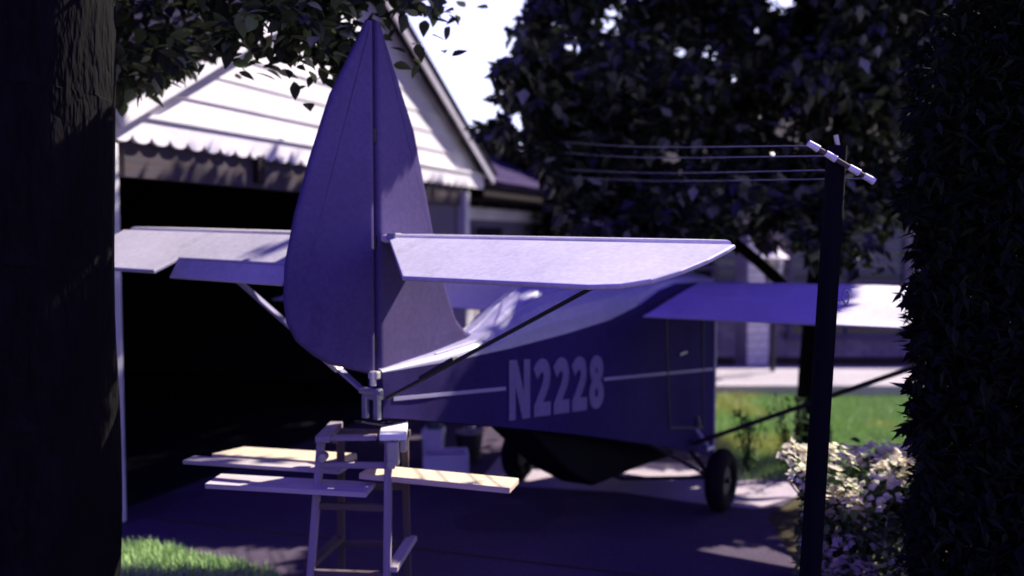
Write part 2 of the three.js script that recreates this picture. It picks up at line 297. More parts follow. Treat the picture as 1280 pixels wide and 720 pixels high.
// tailplane: level stabilisers in front of the hinge line, drooping elevators behind it
const hTail = (r) => 1.757 - (r > 0 ? 0.017 : 0.026) * r;
for (const sg of [1, -1]) {
  const tip = sg > 0 ? 1.60 : 1.68;
  const tilt = sg > 0 ? 0.017 : 0.026, toGeo = (outline, th, droop) => {
    const sh = new THREE.Shape(outline.map(([r, c]) => new THREE.Vector2(r, c)));
    const g = new THREE.ExtrudeGeometry(sh, { depth: th * 0.3, bevelEnabled: true, bevelThickness: th * 0.35, bevelSize: th * 0.5, bevelOffset: -th * 0.5, bevelSegments: 3, curveSegments: 8 });
    g.translate(0, 0, -th * 0.15);
    // shape x = span, shape y = chord (forward), extrusion = up
    const m = new THREE.Matrix4().makeBasis(new THREE.Vector3(sg, -tilt, 0).normalize(), new THREE.Vector3(0, Math.sin(droop), -Math.cos(droop)), new THREE.Vector3(0, Math.cos(droop), Math.sin(droop)));
    g.applyMatrix4(m);
    if (sg < 0) { const ix = g.index; const p = g.attributes.position; for (let i = 0; i < p.count; i += 3) for (const at of [g.attributes.position, g.attributes.uv]) { for (let k = 0; k < at.itemSize; k++) { const a = at.array[(i + 1) * at.itemSize + k]; at.array[(i + 1) * at.itemSize + k] = at.array[(i + 2) * at.itemSize + k]; at.array[(i + 2) * at.itemSize + k] = a; } } }
    if (sg < 0) { const p = g.attributes.position; for (let i = 0; i < p.count; i++) p.setY(i, p.getY(i) - 0.052 * p.getX(i)); }
    g.translate(0, 1.757, 0); return metreUV(g);
  };
  mesh('stabilizer', toGeo([[0.03, 0.012], [tip - 0.02, 0.012], [tip - 0.06, 0.1], [tip - 0.2, 0.22], [tip - 0.42, 0.28], [0.03, 0.36]], 0.04, 0), mat.silver, plane);
  mesh('elevator', toGeo(sg > 0
    ? [[0.085, -0.008], [tip, -0.008], [tip - 0.012, -0.06], [tip - 0.045, -0.16], [tip - 0.10, -0.27], [tip - 0.17, -0.36], [tip - 0.26, -0.415], [tip - 0.36, -0.435], [0.47, -0.435]]
    : [[0.085, -0.008], [tip, -0.008], [tip - 0.008, -0.16], [tip - 0.04, -0.3], [tip - 0.09, -0.38], [tip - 0.2, -0.435], [0.945, -0.435], [0.93, -0.30], [0.18, -0.30]], 0.02, sg > 0 ? 0.335 : 0.42), mat.silver, plane);
  if (sg < 0) {                                                // trim tab hanging from the trailing edge
    const h0 = hTail(-0.55) - Math.sin(0.42) * 0.302, z0 = Math.cos(0.42) * 0.302, q = 1.02, w = 0.095, n = new THREE.Vector3(0, Math.cos(q), Math.sin(q));
    mesh('trim_tab', bar(new THREE.Vector3(-0.225, h0 - Math.sin(q) * w / 2 - 0.009, z0 + Math.cos(q) * w / 2), new THREE.Vector3(-0.93, h0 - Math.sin(q) * w / 2 + 0.009, z0 + Math.cos(q) * w / 2), w, 0.012, n), mat.silver, plane);
  }
  mesh('tail_strut', bar(L(0.08, sg * 1.3, hTail(sg * 1.3) - 0.02), L(0.02, sg * 0.05, 1.06), 0.034, 0.014, new THREE.Vector3(0, 1, 0)), sg > 0 ? mat.darkSteel : mat.paintStrut, plane);
  mesh('strut_fitting', bar(L(0.037, sg * 0.40, 1.255), L(0.029, sg * 0.23, 1.160), 0.044, 0.022), sg < 0 ? mat.brass : mat.darkSteel, plane);
  mesh('stab_fitting', box(0.05, 0.03, 0.05, sg * 0.11, hTail(sg * 0.11) + 0.01, 0.0), mat.steel, plane);
}
// wings
for (const sg of [1, -1]) {
  const r0 = 0.40, r1 = 2.7, rows = [], nr = 24;
  const foil = []; for (let i = 0; i <= 22; i++) { const a = i / 22 * Math.PI * 2, x = 0.5 + 0.5 * Math.cos(a), t = 0.055 * (Math.sqrt(x) * 1.45 - 1.0 * x * 1.45 + 0.02); foil.push([x, (Math.sin(a) >= 0 ? 1 : -0.55) * Math.max(t, 0.004)]); }   // x = 1 at the trailing edge
  for (let i = 0; i <= nr; i++) {
    const r = r0 + (r1 - r0) * i / nr, rib = 0.0022 * Math.pow(Math.abs(Math.cos(i * Math.PI / 3)), 6);
    rows.push(foil.map(([x, t]) => { const s = 3.15 - 1.1 * x, h = 1.452 - 0.165 * x + t + (t > 0 ? rib : -rib); return [sg * r, h, -s]; }));
  }
  const g = grid(rows), capS = new THREE.Shape(foil.map(([x, t]) => new THREE.Vector2(-(3.15 - 1.1 * x), 1.452 - 0.165 * x + t)));
  const cg = new THREE.ShapeGeometry(capS); cg.rotateY(-Math.PI / 2); cg.applyMatrix4(new THREE.Matrix4().makeScale(1, 1, 1));
  // shape x is -s: after the turn it lies along z
  const cp = cg.attributes.position; for (let i = 0; i < cp.count; i++) { const z = cp.getZ(i); cp.setXYZ(i, sg * r1, cp.getY(i), z); }
  const w = mesh('wing', [metreUV(g), metreUV(cg)], mat.wingSilver, plane);
  mesh('trailing_edge', rod(L(2.04, sg * r0, 1.288), L(2.04, sg * r1, 1.288), 0.006), mat.wingSilver, w);
  mesh('wing_strut', bar(L(2.95, sg * 0.40, 0.34), L(2.80, sg * 2.5, 1.30), 0.06, 0.03), mat.darkSteel, plane);
  // undercarriage
  mesh('gear_leg', [bar(L(2.35, sg * 0.28, hBot(2.35) + 0.02), L(2.6, sg * 0.64, 0.21), 0.035, 0.02), bar(L(3.0, sg * 0.34, hBot(3.0) + 0.02), L(2.6, sg * 0.64, 0.21), 0.035, 0.02)], mat.darkSteel, plane);
  const rw = sg > 0 ? 0.71 : 0.80;
  const tyre = mesh('wheel', [new THREE.TorusGeometry(0.142, 0.062, 12, 36).rotateY(Math.PI / 2).translate(sg * rw, 0.205, -2.6)], mat.rubber, plane);
  mesh('hub', [new THREE.CylinderGeometry(0.095, 0.095, 0.07, 24).rotateZ(Math.PI / 2).translate(sg * rw, 0.205, -2.6), rod(L(2.6, sg * (rw - 0.1), 0.205), L(2.6, sg * (rw + 0.06), 0.205), 0.018)], mat.darkSteel, tyre);
}
mesh('wing_fairing', metreUV(grid([0, 1, 2, 3, 4].map((i) => { const s = 2.2 + i * 0.25; return [-1, -0.5, 0, 0.5, 1].map((k) => [k * (rS(s) + 0.01), hTop(s) + 0.004 + (hCr(s) + 0.006 - hTop(s)) * Math.pow(1 - k * k, 0.45), -s]); }))), mat.deck, plane);
mesh('axle_brace', [bar(L(2.6, -0.62, 0.21), L(2.6, 0.02, 0.12), 0.03, 0.02), bar(L(2.6, 0.62, 0.21), L(2.6, 0.02, 0.12), 0.03, 0.02)], mat.darkSteel, plane);
{
  const k = new THREE.Shape([[1.1, hBot(1.1) + 0.01], [1.6, 0.42], [1.95, 0.255], [2.1, 0.245], [2.6, 0.225], [3.25, 0.17], [3.25, 0.3], [2.0, 0.6]].map((p) => new THREE.Vector2(...p)));
  const g = new THREE.ExtrudeGeometry(k, { depth: 0.2, bevelEnabled: true, bevelSize: 0.02, bevelThickness: 0.03, bevelSegments: 2 }); g.translate(0, 0, -0.1); g.rotateY(Math.PI / 2);
  mesh('belly_fairing', metreUV(g), mat.black, plane);
}
// tail skid: leaf spring with a small wheel, brackets and bolts
{
  mesh('tail_spring', [bar(L(0.35, 0, 0.90), L(0.05, 0, 0.93), 0.04, 0.012), bar(L(0.05, 0, 0.93), L(-0.12, 0, 0.975), 0.04, 0.01), bar(L(0.30, 0, 0.912), L(0.06, 0, 0.945), 0.036, 0.01)], mat.darkSteel, plane);
  mesh('stern_bracket', [box(0.10, 0.05, 0.03, 0, 1.08, 0.02), box(0.03, 0.12, 0.025, 0.03, 1.03, 0.025), box(0.03, 0.10, 0.025, -0.035, 1.02, 0.025), rod(L(-0.03, -0.06, 1.09), L(-0.03, 0.06, 1.09), 0.012)], mat.steel, plane);
  mesh('stern_fitting', [box(0.05, 0.035, 0.03, 0.02, 1.165, 0.03), rod(L(-0.04, 0.02, 1.12), L(-0.04, 0.02, 1.18), 0.014)], mat.brass, plane);
}

// ---------------------------------------------------------------- trestle, planks
{
  const t = thing('trestle_stand', P(-0.70, 0, 3.96), 0, 'tall weathered four-legged trestle under the tail of the aircraft', 'trestle');
  // legs splay slightly toward the ground
  const fx = [-0.120, 0.170], top = 0.885;
  for (const [x, z, dx, dz, m] of [[-0.120, 0.05, -0.055, 0.12, mat.trestle], [0.170, 0.05, 0.0, 0.12, mat.trestle], [-0.075, -0.16, -0.03, -0.14, mat.trestleDark], [0.215, -0.16, -0.005, -0.14, mat.trestleDark]])
    mesh('leg', bar(new THREE.Vector3(x + dx, 0, z + dz), new THREE.Vector3(x, top, z), 0.032, 0.038, new THREE.Vector3(0, 0, 1)), m, t);
  mesh('crossbar', bar(new THREE.Vector3(-0.14, 0.90, 0.05), new THREE.Vector3(0.12, 0.905, 0.05), 0.05, 0.02), mat.trestle, t);
  mesh('crossbar', bar(new THREE.Vector3(-0.13, 0.79, 0.065), new THREE.Vector3(0.20, 0.785, 0.065), 0.03, 0.025), mat.trestle, t);
  mesh('crossbar', bar(new THREE.Vector3(-0.11, 0.88, -0.16), new THREE.Vector3(0.24, 0.88, -0.16), 0.04, 0.03), mat.trestleDark, t);
  mesh('cap', bar(new THREE.Vector3(0.195, 0.915, 0.10), new THREE.Vector3(0.165, 0.915, -0.22), 0.115, 0.028), mat.white, t);
  mesh('cap', bar(new THREE.Vector3(-0.105, 0.905, 0.10), new THREE.Vector3(-0.105, 0.905, -0.22), 0.06, 0.03), mat.trestle, t);
  for (const [y, e] of [[0.34, 0.0], [0.62, 0.0]]) {
    const k = (top - y) / top;
    mesh('rung', bar(new THREE.Vector3(-0.135 - 0.055 * k, y, 0.05 + 0.12 * k), new THREE.Vector3(0.185, y - 0.012, 0.05 + 0.12 * k), 0.03, 0.03), mat.trestleDark, t);
    mesh('rung', bar(new THREE.Vector3(-0.09 - 0.03 * k, y, -0.16 - 0.14 * k), new THREE.Vector3(0.225 - 0.005 * k, y, -0.16 - 0.14 * k), 0.03, 0.026), mat.trestleDark, t);
  }
  const kk = (top - 0.355) / top;
  mesh('side_rung', bar(new THREE.Vector3(0.19, 0.355, 0.06 + 0.12 * kk), new THREE.Vector3(0.235, 0.37, -0.16 - 0.14 * kk), 0.05, 0.025), mat.plankGrey, t);
  mesh('side_rung', bar(new THREE.Vector3(-0.16, 0.37, 0.05 + 0.12 * kk), new THREE.Vector3(-0.10, 0.37, -0.16 - 0.14 * kk), 0.05, 0.025), mat.trestleDark, t);
  mesh('bracket', [box(0.05, 0.10, 0.05, 0.195, 0.845, 0.085), box(0.03, 0.05, 0.03, 0.235, 0.87, 0.06)], mat.steel, t);
  for (const [x, y] of [[0.19, 0.80], [-0.10, 0.83]]) mesh('bolt', rod(new THREE.Vector3(x, y, 0.07), new THREE.Vector3(x, y, 0.12), 0.018), mat.steel, t);
}
function plankThing(a, b, w, t, m, label) {
  const c = new THREE.Vector3().addVectors(a, b).multiplyScalar(0.5);
  const g = bar(a.clone().sub(c), b.clone().sub(c), w, t, new THREE.Vector3(0, 1, 0), 0.003);
  const o = mesh('wooden_plank', g, m, scene, true); o.position.copy(c); return tag(o, label, 'plank', 'planks on the trestle');
}
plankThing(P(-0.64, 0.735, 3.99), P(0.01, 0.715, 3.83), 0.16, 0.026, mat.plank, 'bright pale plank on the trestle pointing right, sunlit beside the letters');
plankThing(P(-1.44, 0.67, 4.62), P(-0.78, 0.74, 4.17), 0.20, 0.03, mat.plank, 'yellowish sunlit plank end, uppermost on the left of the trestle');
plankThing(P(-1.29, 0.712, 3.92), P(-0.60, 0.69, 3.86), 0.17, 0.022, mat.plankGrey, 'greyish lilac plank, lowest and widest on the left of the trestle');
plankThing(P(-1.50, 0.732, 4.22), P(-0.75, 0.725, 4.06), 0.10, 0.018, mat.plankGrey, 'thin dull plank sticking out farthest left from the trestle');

// ---------------------------------------------------------------- garage with white clapboard gable
{
  const th = Math.atan2(0.936, 0.353);
  const G = thing('garage', P(-2.44, 0, 5.73), th, 'open garage with white clapboard gable and scalloped trim behind the tail', 'garage');
  const W = 5.74, E = 2.5, slope = 0.565, V = (x, y, z) => new THREE.Vector3(x, y, z);
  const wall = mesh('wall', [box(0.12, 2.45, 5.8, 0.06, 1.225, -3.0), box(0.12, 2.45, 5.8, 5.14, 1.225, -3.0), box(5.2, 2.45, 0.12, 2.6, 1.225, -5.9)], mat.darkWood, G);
  const near = mesh('board', box(0.02, 2.4, 0.19, -0.012, 1.2, -0.12, 0.003), mat.darkWood, wall);
  for (let i = 1; i < 28; i++) { const b = near.clone(); b.name = `board_${String(i).padStart(3, '0')}`; b.position.set(-0.003 * (i % 3), 0, -0.205 * i); wall.add(b); }
  mesh('wall_panel', box(0.80, 2.16, 0.10, 4.77, 1.08, -0.06), mat.stucco, G);
  mesh('corner_post', box(0.05, 2.34, 0.07, -0.085, 1.17, 0.03), mat.white, G);
  mesh('corner_post', box(0.13, 2.30, 0.13, 5.22, 1.15, 0.03), mat.white, G);
  mesh('header', box(5.2, 0.24, 0.10, 2.62, 2.26, -0.02), mat.header, G);
  mesh('header_bracket', box(0.08, 0.2, 0.05, 1.35, 2.28, 0.06), mat.darkWood, G);
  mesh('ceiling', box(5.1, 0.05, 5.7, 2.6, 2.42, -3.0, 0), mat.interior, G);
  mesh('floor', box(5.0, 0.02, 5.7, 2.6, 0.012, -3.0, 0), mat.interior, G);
  // scalloped trim board under the gable
  const sc = new THREE.Shape(); sc.moveTo(-0.12, E + 0.02); sc.lineTo(-0.12, E - 0.09);
  const np = 35, pw = (W + 0.12 + 0.02) / np;
  for (let i = 0; i < np; i++) { const x = -0.12 + i * pw; sc.quadraticCurveTo(x + pw * 0.08, E - 0.145, x + pw * 0.5, E - 0.145); sc.quadraticCurveTo(x + pw * 0.92, E - 0.145, x + pw, E - 0.09); }
  sc.lineTo(W + 0.02, E + 0.02);
  const sg = new THREE.ExtrudeGeometry(sc, { depth: 0.025, bevelEnabled: true, bevelSize: 0.003, bevelThickness: 0.003, bevelSegments: 1 }); sg.translate(0, 0, 0.045);
  mesh('scalloped_trim', metreUV(sg), mat.sidingB, G);
  mesh('trim_rail', bar(V(-0.12, E + 0.03, 0.06), V(W, E + 0.03, 0.06), 0.06, 0.03), mat.siding, G);
  // clapboards of the gable, each its own board
  const gable = mesh('gable_backing', (() => { const s = new THREE.Shape([[0, E], [W, E], [W / 2, E + slope * W / 2]].map((p) => new THREE.Vector2(...p))); const g = new THREE.ExtrudeGeometry(s, { depth: 0.06, bevelEnabled: false }); g.translate(0, 0, -0.08); return metreUV(g); })(), mat.sidingB, G);
  const ex = 0.182;
  reseed(5);
  for (let k = 0; k < 11; k++) {
    const y0 = E + 0.03 + k * ex, y1 = y0 + ex + 0.012, in0 = Math.max(-0.04, (y0 - E - 0.075) / slope), in1 = Math.min(W / 2 - 0.005, Math.max(-0.03, (y1 - E - 0.075) / slope));
    if (in0 > W / 2 - 0.05) break;
    const s = new THREE.Shape([[in0, y0], [W - in0, y0], [W - in1, y1], [in1, y1]].map((p) => new THREE.Vector2(...p)));
    const g = new THREE.ExtrudeGeometry(s, { depth: 0.012, bevelEnabled: true, bevelSize: 0.003, bevelThickness: 0.003, bevelSegments: 1 });
    const p = g.attributes.position, sag = rr(-0.004, 0.004), bow = rr(0.0, 0.005);
    for (let i = 0; i < p.count; i++) { const f = (p.getY(i) - y0) / ex; p.setZ(i, p.getZ(i) + 0.018 - 0.013 * f + bow * Math.sin(p.getX(i) * 1.3 + k)); p.setY(i, p.getY(i) + sag); }
    mesh('clapboard', metreUV(g), k % 3 === 1 ? mat.sidingB : mat.siding, gable);
  }
  // rake boards and roof
  const ov = 0.16;
  for (const sd of [1, -1]) {
    const X = (x) => sd > 0 ? x : W - x;
    mesh('rake_board', bar(V(X(-0.16), E - 0.03 - 0.0, ov - 0.012), V(X(W / 2), E + slope * W / 2 + 0.06, ov - 0.012), 0.024, 0.12), sd > 0 ? mat.siding : mat.rake, G);
    const a = V(X(-0.20), E + 0.018, 0), b = V(X(W / 2 - 0.0), E + slope * W / 2 + 0.13, 0), d = new THREE.Vector3().subVectors(b, a), Ld = d.length();
    const g = metreUV(new THREE.BoxGeometry(Ld, 0.03, 6.4)); g.translate(0, 0, -3.2 + ov + 0.02);
    g.applyMatrix4(new THREE.Matrix4().makeRotationZ(Math.atan2(d.y, d.x))); g.translate((a.x + b.x) / 2, (a.y + b.y) / 2 + 0.02, 0);
    const roof = mesh('roof', g, mat.shingle, G);
    if (sd > 0) {                                              // shingle courses of the slope that faces the photographer
      for (let k = 0; k < 14; k++) {
        const u = (k + 0.5) / 14, c = new THREE.Vector3().lerpVectors(a, b, u), q = metreUV(new THREE.BoxGeometry(Ld / 14 + 0.04, 0.016, 6.42)); q.translate(0, 0, -3.2 + ov + 0.02);
        q.applyMatrix4(new THREE.Matrix4().makeRotationZ(Math.atan2(d.y, d.x) - 0.03)); q.translate(c.x - 0.035, c.y + 0.075, 0);
        mesh('shingle_course', q, mat.shingle, roof);
      }
    }
  }
  mesh('gable_back', (() => { const s = new THREE.Shape([[0, 2.45], [5.3, 2.45], [W / 2, E + slope * W / 2]].map((p) => new THREE.Vector2(...p))); const g = new THREE.ExtrudeGeometry(s, { depth: 0.05, bevelEnabled: false }); g.translate(0, 0, -5.95); return metreUV(g); })(), mat.darkWood, G);
  // gutter pipe beside the left corner
  // ------------------------------------------------ the house that continues beyond the garage
  const H = thing('low_house', P(-2.44, 0, 5.73), th, 'low house with purplish shingled roof beyond the garage, partly behind the tree', 'house');
  mesh('wall', [box(7.6, 2.2, 0.15, 9.6, 1.1, -0.55), box(0.15, 2.2, 5, 13.3, 1.1, -3.0)], mat.stucco, H);
  mesh('frieze_board', box(7.5, 0.16, 0.04, 9.6, 2.10, -0.45), mat.whiteBrick, H);
  mesh('fascia', box(8.1, 0.15, 0.04, 9.9, 2.36, 0.02), mat.darkWood, H);
  mesh('soffit', box(8.1, 0.03, 0.6, 9.9, 2.27, -0.28, 0), mat.darkWood, H);
  const a = V(0, 2.44, 0.08), b = V(0, 4.0, -3.4), d = new THREE.Vector3().subVectors(b, a), roof = [], cs = 12;
  const rf = mesh('roof', (() => { const g = metreUV(new THREE.BoxGeometry(8.2, 0.05, d.length())); g.applyMatrix4(new THREE.Matrix4().makeRotationX(Math.atan2(1.56, 3.48))); g.translate(9.9, (a.y + b.y) / 2, (a.z + b.z) / 2); return g; })(), mat.shingleB, H);
  for (let k = 0; k < cs; k++) { const c = new THREE.Vector3().lerpVectors(a, b, (k + 0.5) / cs); const q = metreUV(new THREE.BoxGeometry(8.22, 0.018, d.length() / cs + 0.05)); q.applyMatrix4(new THREE.Matrix4().makeRotationX(Math.atan2(1.56, 3.48) - 0.04)); q.translate(9.9, c.y + 0.035, c.z); mesh('shingle_course', q, mat.shingleB, rf); }
  mesh('roof', (() => { const g = metreUV(new THREE.BoxGeometry(8.2, 0.05, d.length())); g.applyMatrix4(new THREE.Matrix4().makeRotationX(-Math.atan2(1.56, 3.48))); g.translate(9.9, (a.y + b.y) / 2, -6.72 - (a.z + b.z) / 2 * 1); return g; })(), mat.shingleB, H);
  for (const x of [7.2, 9.4, 11.6]) { const f = mesh('window', [box(1.1, 0.05, 0.06, x, 1.95, -0.46), box(1.1, 0.05, 0.06, x, 1.0, -0.46), box(0.05, 0.9, 0.06, x - 0.53, 1.475, -0.46), box(0.05, 0.9, 0.06, x + 0.53, 1.475, -0.46)], mat.stucco, H); mesh('pane', box(1.0, 0.9, 0.01, x, 1.475, -0.465, 0), mat.glassDark, f); }
}

// ---------------------------------------------------------------- things beyond the wing: cartons, pillar, lantern, neighbour's house
{
  const c = thing('carton_stack', P(-0.475, 0, 8.7), 0.95, 'white boxes with reddish bands stacked on a stand behind the fin', 'boxes');
  mesh('stand', [box(0.66, 0.03, 0.36, 0.12, 0.92, 0), ...[[-0.17, 0.14], [0.41, 0.14], [-0.17, -0.14], [0.41, -0.14]].map(([x, z]) => box(0.035, 0.91, 0.035, x, 0.455, z))], mat.trestleDark, c);
  mesh('carton', box(0.195, 0.26, 0.16, 0, 1.066, 0.05), mat.white, c);
  mesh('band', [box(0.198, 0.014, 0.163, 0, 1.12, 0.05, 0), box(0.022, 0.255, 0.163, 0.042, 1.0665, 0.0515, 0)], mat.red, c);
  const cg = new THREE.CylinderGeometry(0.105, 0.04, 0.15, 20, 1, true); cg.rotateZ(0.25); cg.translate(0.34, 1.11, 0.05);
  mesh('bowl', [clean(cg), clean(new THREE.CylinderGeometry(0.10, 0.07, 0.03, 20).rotateZ(0.25).translate(0.331, 1.145, 0.05)), box(0.06, 0.11, 0.06, 0.35, 0.99, 0.05)], mat.white, c);
}
{
  const X = 3.18, Z = 12.2, p = thing('brick_pillar', P(X, 0, Z), 0.35, 'white painted brick pillar under the right wing, beyond the lawn', 'pillar');
  mesh('core', box(0.30, 1.86, 0.30, 0, 0.93, 0, 0.003), mat.mortar, p);
  reseed(8);
  for (let r = 0; r < 18; r++) {                                // individual bricks on the two faces toward the lawn
    const y = 0.055 + r * 0.103, o = r % 2 ? 0.075 : 0;
    for (const x of r % 2 ? [-0.085, 0.085] : [-0.125, 0.0, 0.125]) { const w = r % 2 ? 0.16 : Math.abs(x) > 0.05 ? 0.075 : 0.16; mesh('brick', box(w, 0.092, 0.03, x, y, 0.148 + rr(0, 0.006), 0.004), mat.whiteBrick, p); }
    for (const z of r % 2 ? [-0.085, 0.07] : [0.0]) mesh('brick', box(0.03, 0.092, r % 2 ? 0.15 : 0.26, 0.148 + rr(0, 0.006), y, z, 0.004), mat.whiteBrick, p);
  }
  mesh('capstone', box(0.40, 0.06, 0.40, 0, 1.89, 0), mat.whiteBrick, p);
}
{
  const l = thing('lamp_post', P(3.22, 0, 11.3), 0.1, 'flared pale lantern on a post just above the right wing', 'lamp');
  mesh('post', rod(new THREE.Vector3(0, 0, 0), new THREE.Vector3(0, 1.18, 0), 0.03, 0.025), mat.darkSteel, l);
  const lan = new THREE.CylinderGeometry(0.125, 0.085, 0.34, 6); lan.translate(0, 1.36, 0);
  const body = mesh('lantern', metreUV(lan), mat.whiteBrick, l);
  for (let i = 0; i < 6; i++) { const a = i * Math.PI / 3; mesh('frame_bar', rod(new THREE.Vector3(Math.sin(a) * 0.088, 1.19, Math.cos(a) * 0.088), new THREE.Vector3(Math.sin(a) * 0.128, 1.53, Math.cos(a) * 0.128), 0.010), mat.darkSteel, body); }
  for (const y of [1.27, 1.35, 1.43]) { const rg = new THREE.TorusGeometry(0.093 + (y - 1.23) * 0.115, 0.006, 6, 6); rg.rotateX(Math.PI / 2); rg.rotateY(Math.PI / 6); rg.translate(0, y, 0); mesh('frame_ring', rg, mat.darkSteel, body); }
  mesh('hood', [new THREE.CylinderGeometry(0.06, 0.18, 0.09, 6).translate(0, 1.575, 0), new THREE.SphereGeometry(0.06, 12, 8, 0, 6.3, 0, 1.6).translate(0, 1.61, 0)], mat.whiteBrick, l);
}
{
  const h = thing('neighbour_house', P(6, 0, 13.6), 0, 'shaded brick house across the lawn with dark windows and a long eave', 'house');
  const wall = mesh('wall', box(9.4, 2.5, 0.2, 0, 1.25, -0.12), mat.mortar, h);
  reseed(14);
  const bg = [box(0.27, 0.082, 0.05, 0, 0, 0, 0.004), box(0.125, 0.082, 0.05, 0, 0, 0, 0.004)], bm = [mat.brick, mat.brickB];
  let nb = 0; const rest = [];
  const holes = [[-3.4, -2.65, 0.72, 1.95], [-1.9, -0.2, 0.35, 1.95], [1.2, 2.6, 0.9, 1.95]];
  for (let r = 0; r < 24; r++) for (let i = 0; i < 34; i++) {
    const x = -4.6 + i * 0.282 + (r % 2) * 0.141, y = 0.06 + r * 0.094;
    if (holes.some(([a, b, c, d]) => x > a - 0.13 && x < b + 0.13 && y > c - 0.05 && y < d + 0.05) || x > 4.5) continue;
    const inView = x < 0.2 && y < 1.35;
    if (inView && nb < 290) { const m = mesh('brick', bg[0], bm[Math.floor(rnd() * 2)], wall); m.position.set(x, y, -0.01 + rr(0, 0.008)); nb++; }
    else { const g = bg[0].clone(); g.translate(x, y, -0.01 + rr(0, 0.008)); rest.push(g); }
  }
  const bs = mesh('brickwork', rest, mat.brick, wall); bs.userData.kind = 'stuff';
  for (const [a, b, c, d] of holes) {
    const f = mesh('window', [box(b - a + 0.1, 0.07, 0.1, (a + b) / 2, c - 0.03, 0.03), box(b - a + 0.1, 0.07, 0.1, (a + b) / 2, d + 0.03, 0.03), box(0.06, d - c, 0.08, a, (c + d) / 2, 0.03), box(0.06, d - c, 0.08, b, (c + d) / 2, 0.03), box(0.04, d - c, 0.06, (a + b) / 2, (c + d) / 2, 0.03)], mat.stucco, h);
    mesh('pane', box(b - a, d - c, 0.02, (a + b) / 2, (c + d) / 2, 0.0, 0), mat.glassDark, f);
    for (let y = c + 0.14; y < d - 0.05; y += 0.16) mesh('louvre', box(b - a - 0.08, 0.05, 0.03, (a + b) / 2, y, 0.03), mat.stucco, f);
  }
  mesh('fascia', box(10.2, 0.16, 0.05, 0, 2.5, 0.55), mat.stucco, h);
  mesh('soffit', box(10.2, 0.03, 0.66, 0, 2.43, 0.24, 0), mat.stucco, h);
  const rf = mesh('roof', (() => { const g = metreUV(new THREE.BoxGeometry(10.4, 0.06, 4.4)); g.rotateX(0.38); g.translate(0, 3.36, -1.45); return g; })(), mat.shingle, h);
  mesh('roof', (() => { const g = metreUV(new THREE.BoxGeometry(10.4, 0.06, 4.4)); g.rotateX(-0.38); g.translate(0, 3.36, -5.53); return g; })(), mat.shingle, h);
  mesh('back_wall', [box(9.4, 2.5, 0.2, 0, 1.25, -6.8), box(0.2, 2.5, 6.5, -4.6, 1.25, -3.4), box(0.2, 2.5, 6.5, 4.6, 1.25, -3.4)], mat.brick, h);
}
// small things on the ground under the fuselage
{
  const cr = thing('wooden_crate', P(-0.50, 0, 6.85), 0.1, 'pale crate on the ground under the fuselage, behind the bright plank', 'crate');
  mesh('side', [box(0.34, 0.16, 0.02, 0, 0.08, 0.12), box(0.34, 0.16, 0.02, 0, 0.08, -0.12), box(0.02, 0.16, 0.22, -0.16, 0.08, 0), box(0.02, 0.16, 0.22, 0.16, 0.08, 0), box(0.30, 0.015, 0.22, 0, 0.012, 0)], mat.white, cr);
  const bx = thing('white_box', P(-0.61, 0, 7.1), -0.1, 'small lilac white box standing behind the pale crate', 'box');
  mesh('body', box(0.15, 0.24, 0.14, 0, 0.12, 0), mat.white, bx); mesh('lid', box(0.165, 0.05, 0.155, 0, 0.262, 0), mat.white, bx);
  const can = thing('green_can', P(-0.60, 0.288, 7.1), 0, 'dull green can standing on the small white box', 'can');
  mesh('body', [new THREE.CylinderGeometry(0.062, 0.062, 0.16, 20).translate(0, 0.08, 0), new THREE.TorusGeometry(0.062, 0.005, 6, 20).rotateX(Math.PI / 2).translate(0, 0.16, 0)], mat.green, can);
  mesh('lid', new THREE.CylinderGeometry(0.025, 0.025, 0.03, 12).translate(0, 0.172, 0), mat.darkSteel, can);
  const jar = thing('tin_pail', P(-0.34, 0.0, 7.25), 0, 'dark pail with a bright knob beside the green can', 'pail');
  mesh('body', [new THREE.CylinderGeometry(0.11, 0.085, 0.22, 20, 1, true).translate(0, 0.11, 0), new THREE.CylinderGeometry(0.085, 0.085, 0.01, 20).translate(0, 0.006, 0)], mat.darkSteel, jar);
  mesh('lid', new THREE.CylinderGeometry(0.115, 0.115, 0.015, 20).translate(0, 0.228, 0), mat.trestle, jar); mesh('knob', new THREE.SphereGeometry(0.026, 10, 8).translate(0.02, 0.262, 0), mat.brass, jar);
}

// ---------------------------------------------------------------- clothesline
const lineEnds = [];
{
  const p = thing('clothesline_post', P(1.134, 0, 3.5), 0, 'dark clothesline post with slanting crossbar in front of the right wing', 'post');
  mesh('post', [rod(new THREE.Vector3(0, 0, 0), new THREE.Vector3(0.094, 2.105, 0), 0.041, 0.037, 16)], mat.black, p);
  const a = new THREE.Vector3(-0.02, 2.105, 0.05), b = new THREE.Vector3(0.205, 1.975, 0.05);
  mesh('crossbar', rod(a, b, 0.009), mat.trestleDark, p);
  for (const k of [0.04, 0.33, 0.72, 0.97]) {
    const q = new THREE.Vector3().lerpVectors(a, b, k), w = q.clone().add(new THREE.Vector3(0, 0.012, 0.004));
    const g = new THREE.CylinderGeometry(0.012, 0.014, 0.045, 12); g.rotateZ(Math.atan2(b.y - a.y, b.x - a.x) + Math.PI / 2); g.translate(q.x, q.y, q.z);
    mesh('spool', g, mat.white, p);
    lineEnds.push(q.clone().add(p.position));
  }
  mesh('hook', rod(new THREE.Vector3(0.094, 2.10, 0.01), new THREE.Vector3(0.085, 2.145, 0.01), 0.009), mat.steel, p);
  mesh('eye_bolt', new THREE.TorusGeometry(0.018, 0.004, 8, 16).scale(0.6, 1.5, 1).translate(0.128, 1.535, 0.03), mat.steel, p);
}
